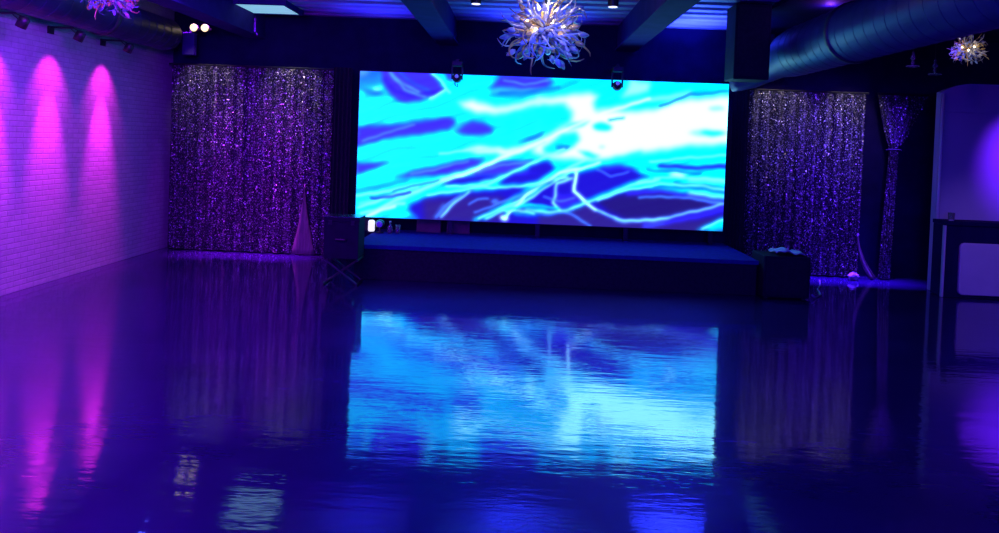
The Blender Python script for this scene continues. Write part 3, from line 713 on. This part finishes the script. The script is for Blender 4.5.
# hanging loudspeaker and conduit
a, b = at(735, 40, 8.75), at(769, 80, 8.75)
t = thing('hanging_speaker', 'tall black loudspeaker cabinet hanging near the ceiling right of the screen', 'speaker', ((a.x+b.x)/2, 8.75, b.z))
hw = (b.x-a.x)/2; hh = ZC-b.z-.03
obj('cabinet', nbox(-hw, hw, 0, .4, 0, hh, bev=.012), M['case'], t)
obj('grille', nbox(-hw+.03, hw-.03, -.012, 0, .04, hh-.04), M['black_cloth'], t)
for s in (-1, 1): obj('hanger', ntube([(hw*.6*s, .2, hh), (hw*.6*s, .2, ZC-b.z-.002)], .01), M['black_metal'], t)
v = at(773, 30, 10.8)
t = thing('wall_pipe', 'upright grey pipe on the back wall beside the hanging loudspeaker', 'pipe', (v.x, 10.84, 0))
obj('pipe', ntube([(0, 0, 2.75), (0, 0, ZC-.002)], .04, n=14), M['beam'], t, True)
obj('elbow', nlathe([(.05, 2.70), (.055, 2.71), (.055, 2.78), (.05, 2.79)], 14), M['duct_dark'], t, True)

# magenta par cans hung beside the left duct, aimed down the brick wall
def lamp(name, kind, loc, target, color, energy, **kw):
    l = bpy.data.lights.new(name, kind); l.color = color; l.energy = energy
    for k, q in kw.items(): setattr(l, k, q)
    o = bpy.data.objects.new(name, l); COL.objects.link(o); o.location = loc
    o.rotation_euler = (Vector(target)-Vector(loc)).to_track_quat('-Z', 'Y').to_euler()
    return o
CAN = []
for yy, lab in ((7.1, 'nearest of the black spotlights on arms along the top of the brick wall'), (8.03, 'middle one of the black spotlights on arms along the top of the brick wall'), (9.05, 'farthest of the black spotlights on arms along the top of the brick wall')):
    loc = Vector((-4.77, yy, 2.625)); tgt = Vector((XL, yy, 2.02)); d = (tgt-loc).normalized()
    t = thing('wall_spotlight', lab, 'stage light', loc, group='spotlights along the brick wall')
    rot = d.to_track_quat('-Z', 'Y')
    bm = nlathe([(.045, .0), (.05, -.002), (.05, .09), (.025, .11)], 18); bmesh.ops.transform(bm, matrix=rot.to_matrix().to_4x4(), verts=bm.verts)
    obj('can', bm, M['black_metal'], t, True)
    bm = nlathe([(.05, -.004), (.04, -.006)], 18); bmesh.ops.transform(bm, matrix=rot.to_matrix().to_4x4(), verts=bm.verts)
    obj('lens', bm, M['lens'], t, True)
    obj('bracket', ntube([(.03, .07, .06), (-.03, .07, .11), (-.05, 0, .13), (-.03, -.07, .11), (.03, -.07, .06)], .006, n=6), M['black_metal'], t)
    obj('wall_plate', nbox(XL+4.77, XL+4.785, -.05, .05, .06, .14), M['black_metal'], t); obj('wall_arm', ntube([(-.05, 0, .13), (XL+4.78, 0, .13)], .012), M['black_metal'], t)
    CAN.append((loc+d*.02, tgt))

# ------------------------------------------------------------------ light
for loc, tgt in CAN:
    lamp('magenta_spot', 'SPOT', loc, (XL, loc.y, 2.05), (1., .02, .85), 60, spot_size=math.radians(74), spot_blend=1., shadow_soft_size=.03)
    lamp('magenta_spot', 'SPOT', loc, (XL, loc.y, 1.2), (1., .02, .95), 400, spot_size=math.radians(36), spot_blend=1., shadow_soft_size=.03)
lamp('violet_wash', 'AREA', (-3.0, 6.0, 3.1), (XL, 6.7, .9), (.24, .005, 1.), 150, size=1.0)
lamp('violet_wash', 'AREA', (-2.6, 3.6, 3.2), (XL, 4.6, 1.0), (.27, .005, 1.), 170, size=1.2)
lamp('purple_spot', 'SPOT', (-3.6, 7.6, 3.2), (-3.8, 10.6, 1.8), (.20, .02, 1.), 190, spot_size=math.radians(34), spot_blend=1., shadow_soft_size=.05)
lamp('purple_foot_fill', 'AREA', (-3.9, 10.5, 3.3), (-3.9, 10.5, 0), (.45, .02, 1.), 50, shape='RECTANGLE', size=1.7, size_y=.05, spread=math.radians(22))  # unseen lamp added to brighten the strip at the left curtain's foot
lamp('blue_spot', 'SPOT', (4.3, 7.4, 3.2), (4.3, 10.6, 1.7), (.13, .02, 1.), 320, spot_size=math.radians(46), spot_blend=1., shadow_soft_size=.05)
lamp('blue_foot_fill', 'AREA', (4.55, 10.5, 3.3), (4.55, 10.5, 0), (.08, .01, 1.), 48, shape='RECTANGLE', size=1.5, size_y=.05, spread=math.radians(22))  # same added lamp, without a fixture, for the right curtain's foot
lamp('blue_spot', 'SPOT', (6.55, 8.6, 2.3), (6.55, PY_, 1.75), (.13, .01, 1.), 330, spot_size=math.radians(60), spot_blend=1., shadow_soft_size=.05)
lamp('violet_wash', 'SPOT', (5.9, 6.6, 2.6), (5.9, 9.5, .5), (.26, .12, 1.), 130, spot_size=math.radians(40), spot_blend=1., shadow_soft_size=.1)  # soft fill added from the front to brighten the bar, no fixture
# blue uplights standing on top of the video wall, washing the roof deck
lamp('deck_uplight', 'SPOT', (2.28, 10.28, 2.7), (2.28, 10.2, 3.42), (.03, .055, 1.), 470, spot_size=math.radians(128), spot_blend=1., shadow_soft_size=.05)
lamp('deck_uplight', 'SPOT', (.1, 10.2, 2.7), (.1, 10.1, 3.42), (.025, .05, 1.), 190, spot_size=math.radians(128), spot_blend=1., shadow_soft_size=.05)
lamp('deck_uplight', 'SPOT', (-2.0, 10.2, 2.7), (-2.0, 10.1, 3.42), (.03, .03, 1.), 70, spot_size=math.radians(128), spot_blend=1., shadow_soft_size=.05)
# warm light of the chandeliers, and of warm spots added above the curtains
for x in (-4.5, -3.3): lamp('left_glint_spot', 'SPOT', (x, 9.75, 3.15), (x+.05, 10.66, 2.3), (1, .88, .66), 26, spot_size=math.radians(50), spot_blend=.7, shadow_soft_size=.03)  # added away from the emergency heads, for glints along the curtain top
for x in (3.6, 4.6): lamp('right_glint_spot', 'SPOT', (x, 9.75, 3.1), (x, 10.66, 2.25), (1, .88, .66), 34, spot_size=math.radians(50), spot_blend=.7, shadow_soft_size=.03)  # added apart from the pendants, for glints on the right curtain top
lamp('chandelier_glow', 'POINT', (.21, 7.72, 3.1), (0, 0, 0), (1, .85, .6), 7, shadow_soft_size=.03)
lamp('chandelier_wash', 'SPOT', (.4, 6.2, 3.1), (.21, 8, 2.8), (.12, .15, 1.), 260, spot_size=math.radians(30), spot_blend=1., shadow_soft_size=.05)  # unseen blue spot added to light the lower glass
lamp('chandelier_glow', 'POINT', (4.55, 7.9, 2.82), (0, 0, 0), (1, .85, .65), 1.5, shadow_soft_size=.04)
lamp('track_glow', 'POINT', (3.4, 8.6, 3.32), (0, 0, 0), (.25, .05, 1), 8, shadow_soft_size=.03)
lamp('duct_glow', 'POINT', (-4.3, 6.4, 3.3), (0, 0, 0), (1, .75, .45), 4, shadow_soft_size=.03)
lamp('duct_glow', 'POINT', (-4.3, 8.8, 3.3), (0, 0, 0), (.05, .08, 1), 6, shadow_soft_size=.03)
# unseen blue area fills added for the ambient level, behind and ahead of the camera
lamp('ambient_fill', 'AREA', (0, -2.5, 3.1), (0, 9, 1.2), (.03, .006, 1.), 800, size=3.5)
lamp('ambient_fill', 'AREA', (0, 3.5, 3.35), (0, 3.6, 0), (.06, .008, 1.), 150, size=3.5)

w = bpy.data.worlds.new('world'); sc.world = w; w.use_nodes = True
w.node_tree.nodes['Background'].inputs['Color'].default_value = (.02, .015, .2, 1); w.node_tree.nodes['Background'].inputs['Strength'].default_value = .2

# ------------------------------------------------------------------ view
vs = sc.view_settings; vs.view_transform = 'Standard'; vs.look = 'None'; vs.gamma = 1; vs.exposure = 0; vs.use_curve_mapping = False
cy = sc.cycles; cy.use_denoising = True; cy.max_bounces = 8; cy.diffuse_bounces = 3; cy.glossy_bounces = 4; cy.transmission_bounces = 6
cy.sample_clamp_indirect = 6; cy.caustics_reflective = False; cy.caustics_refractive = False
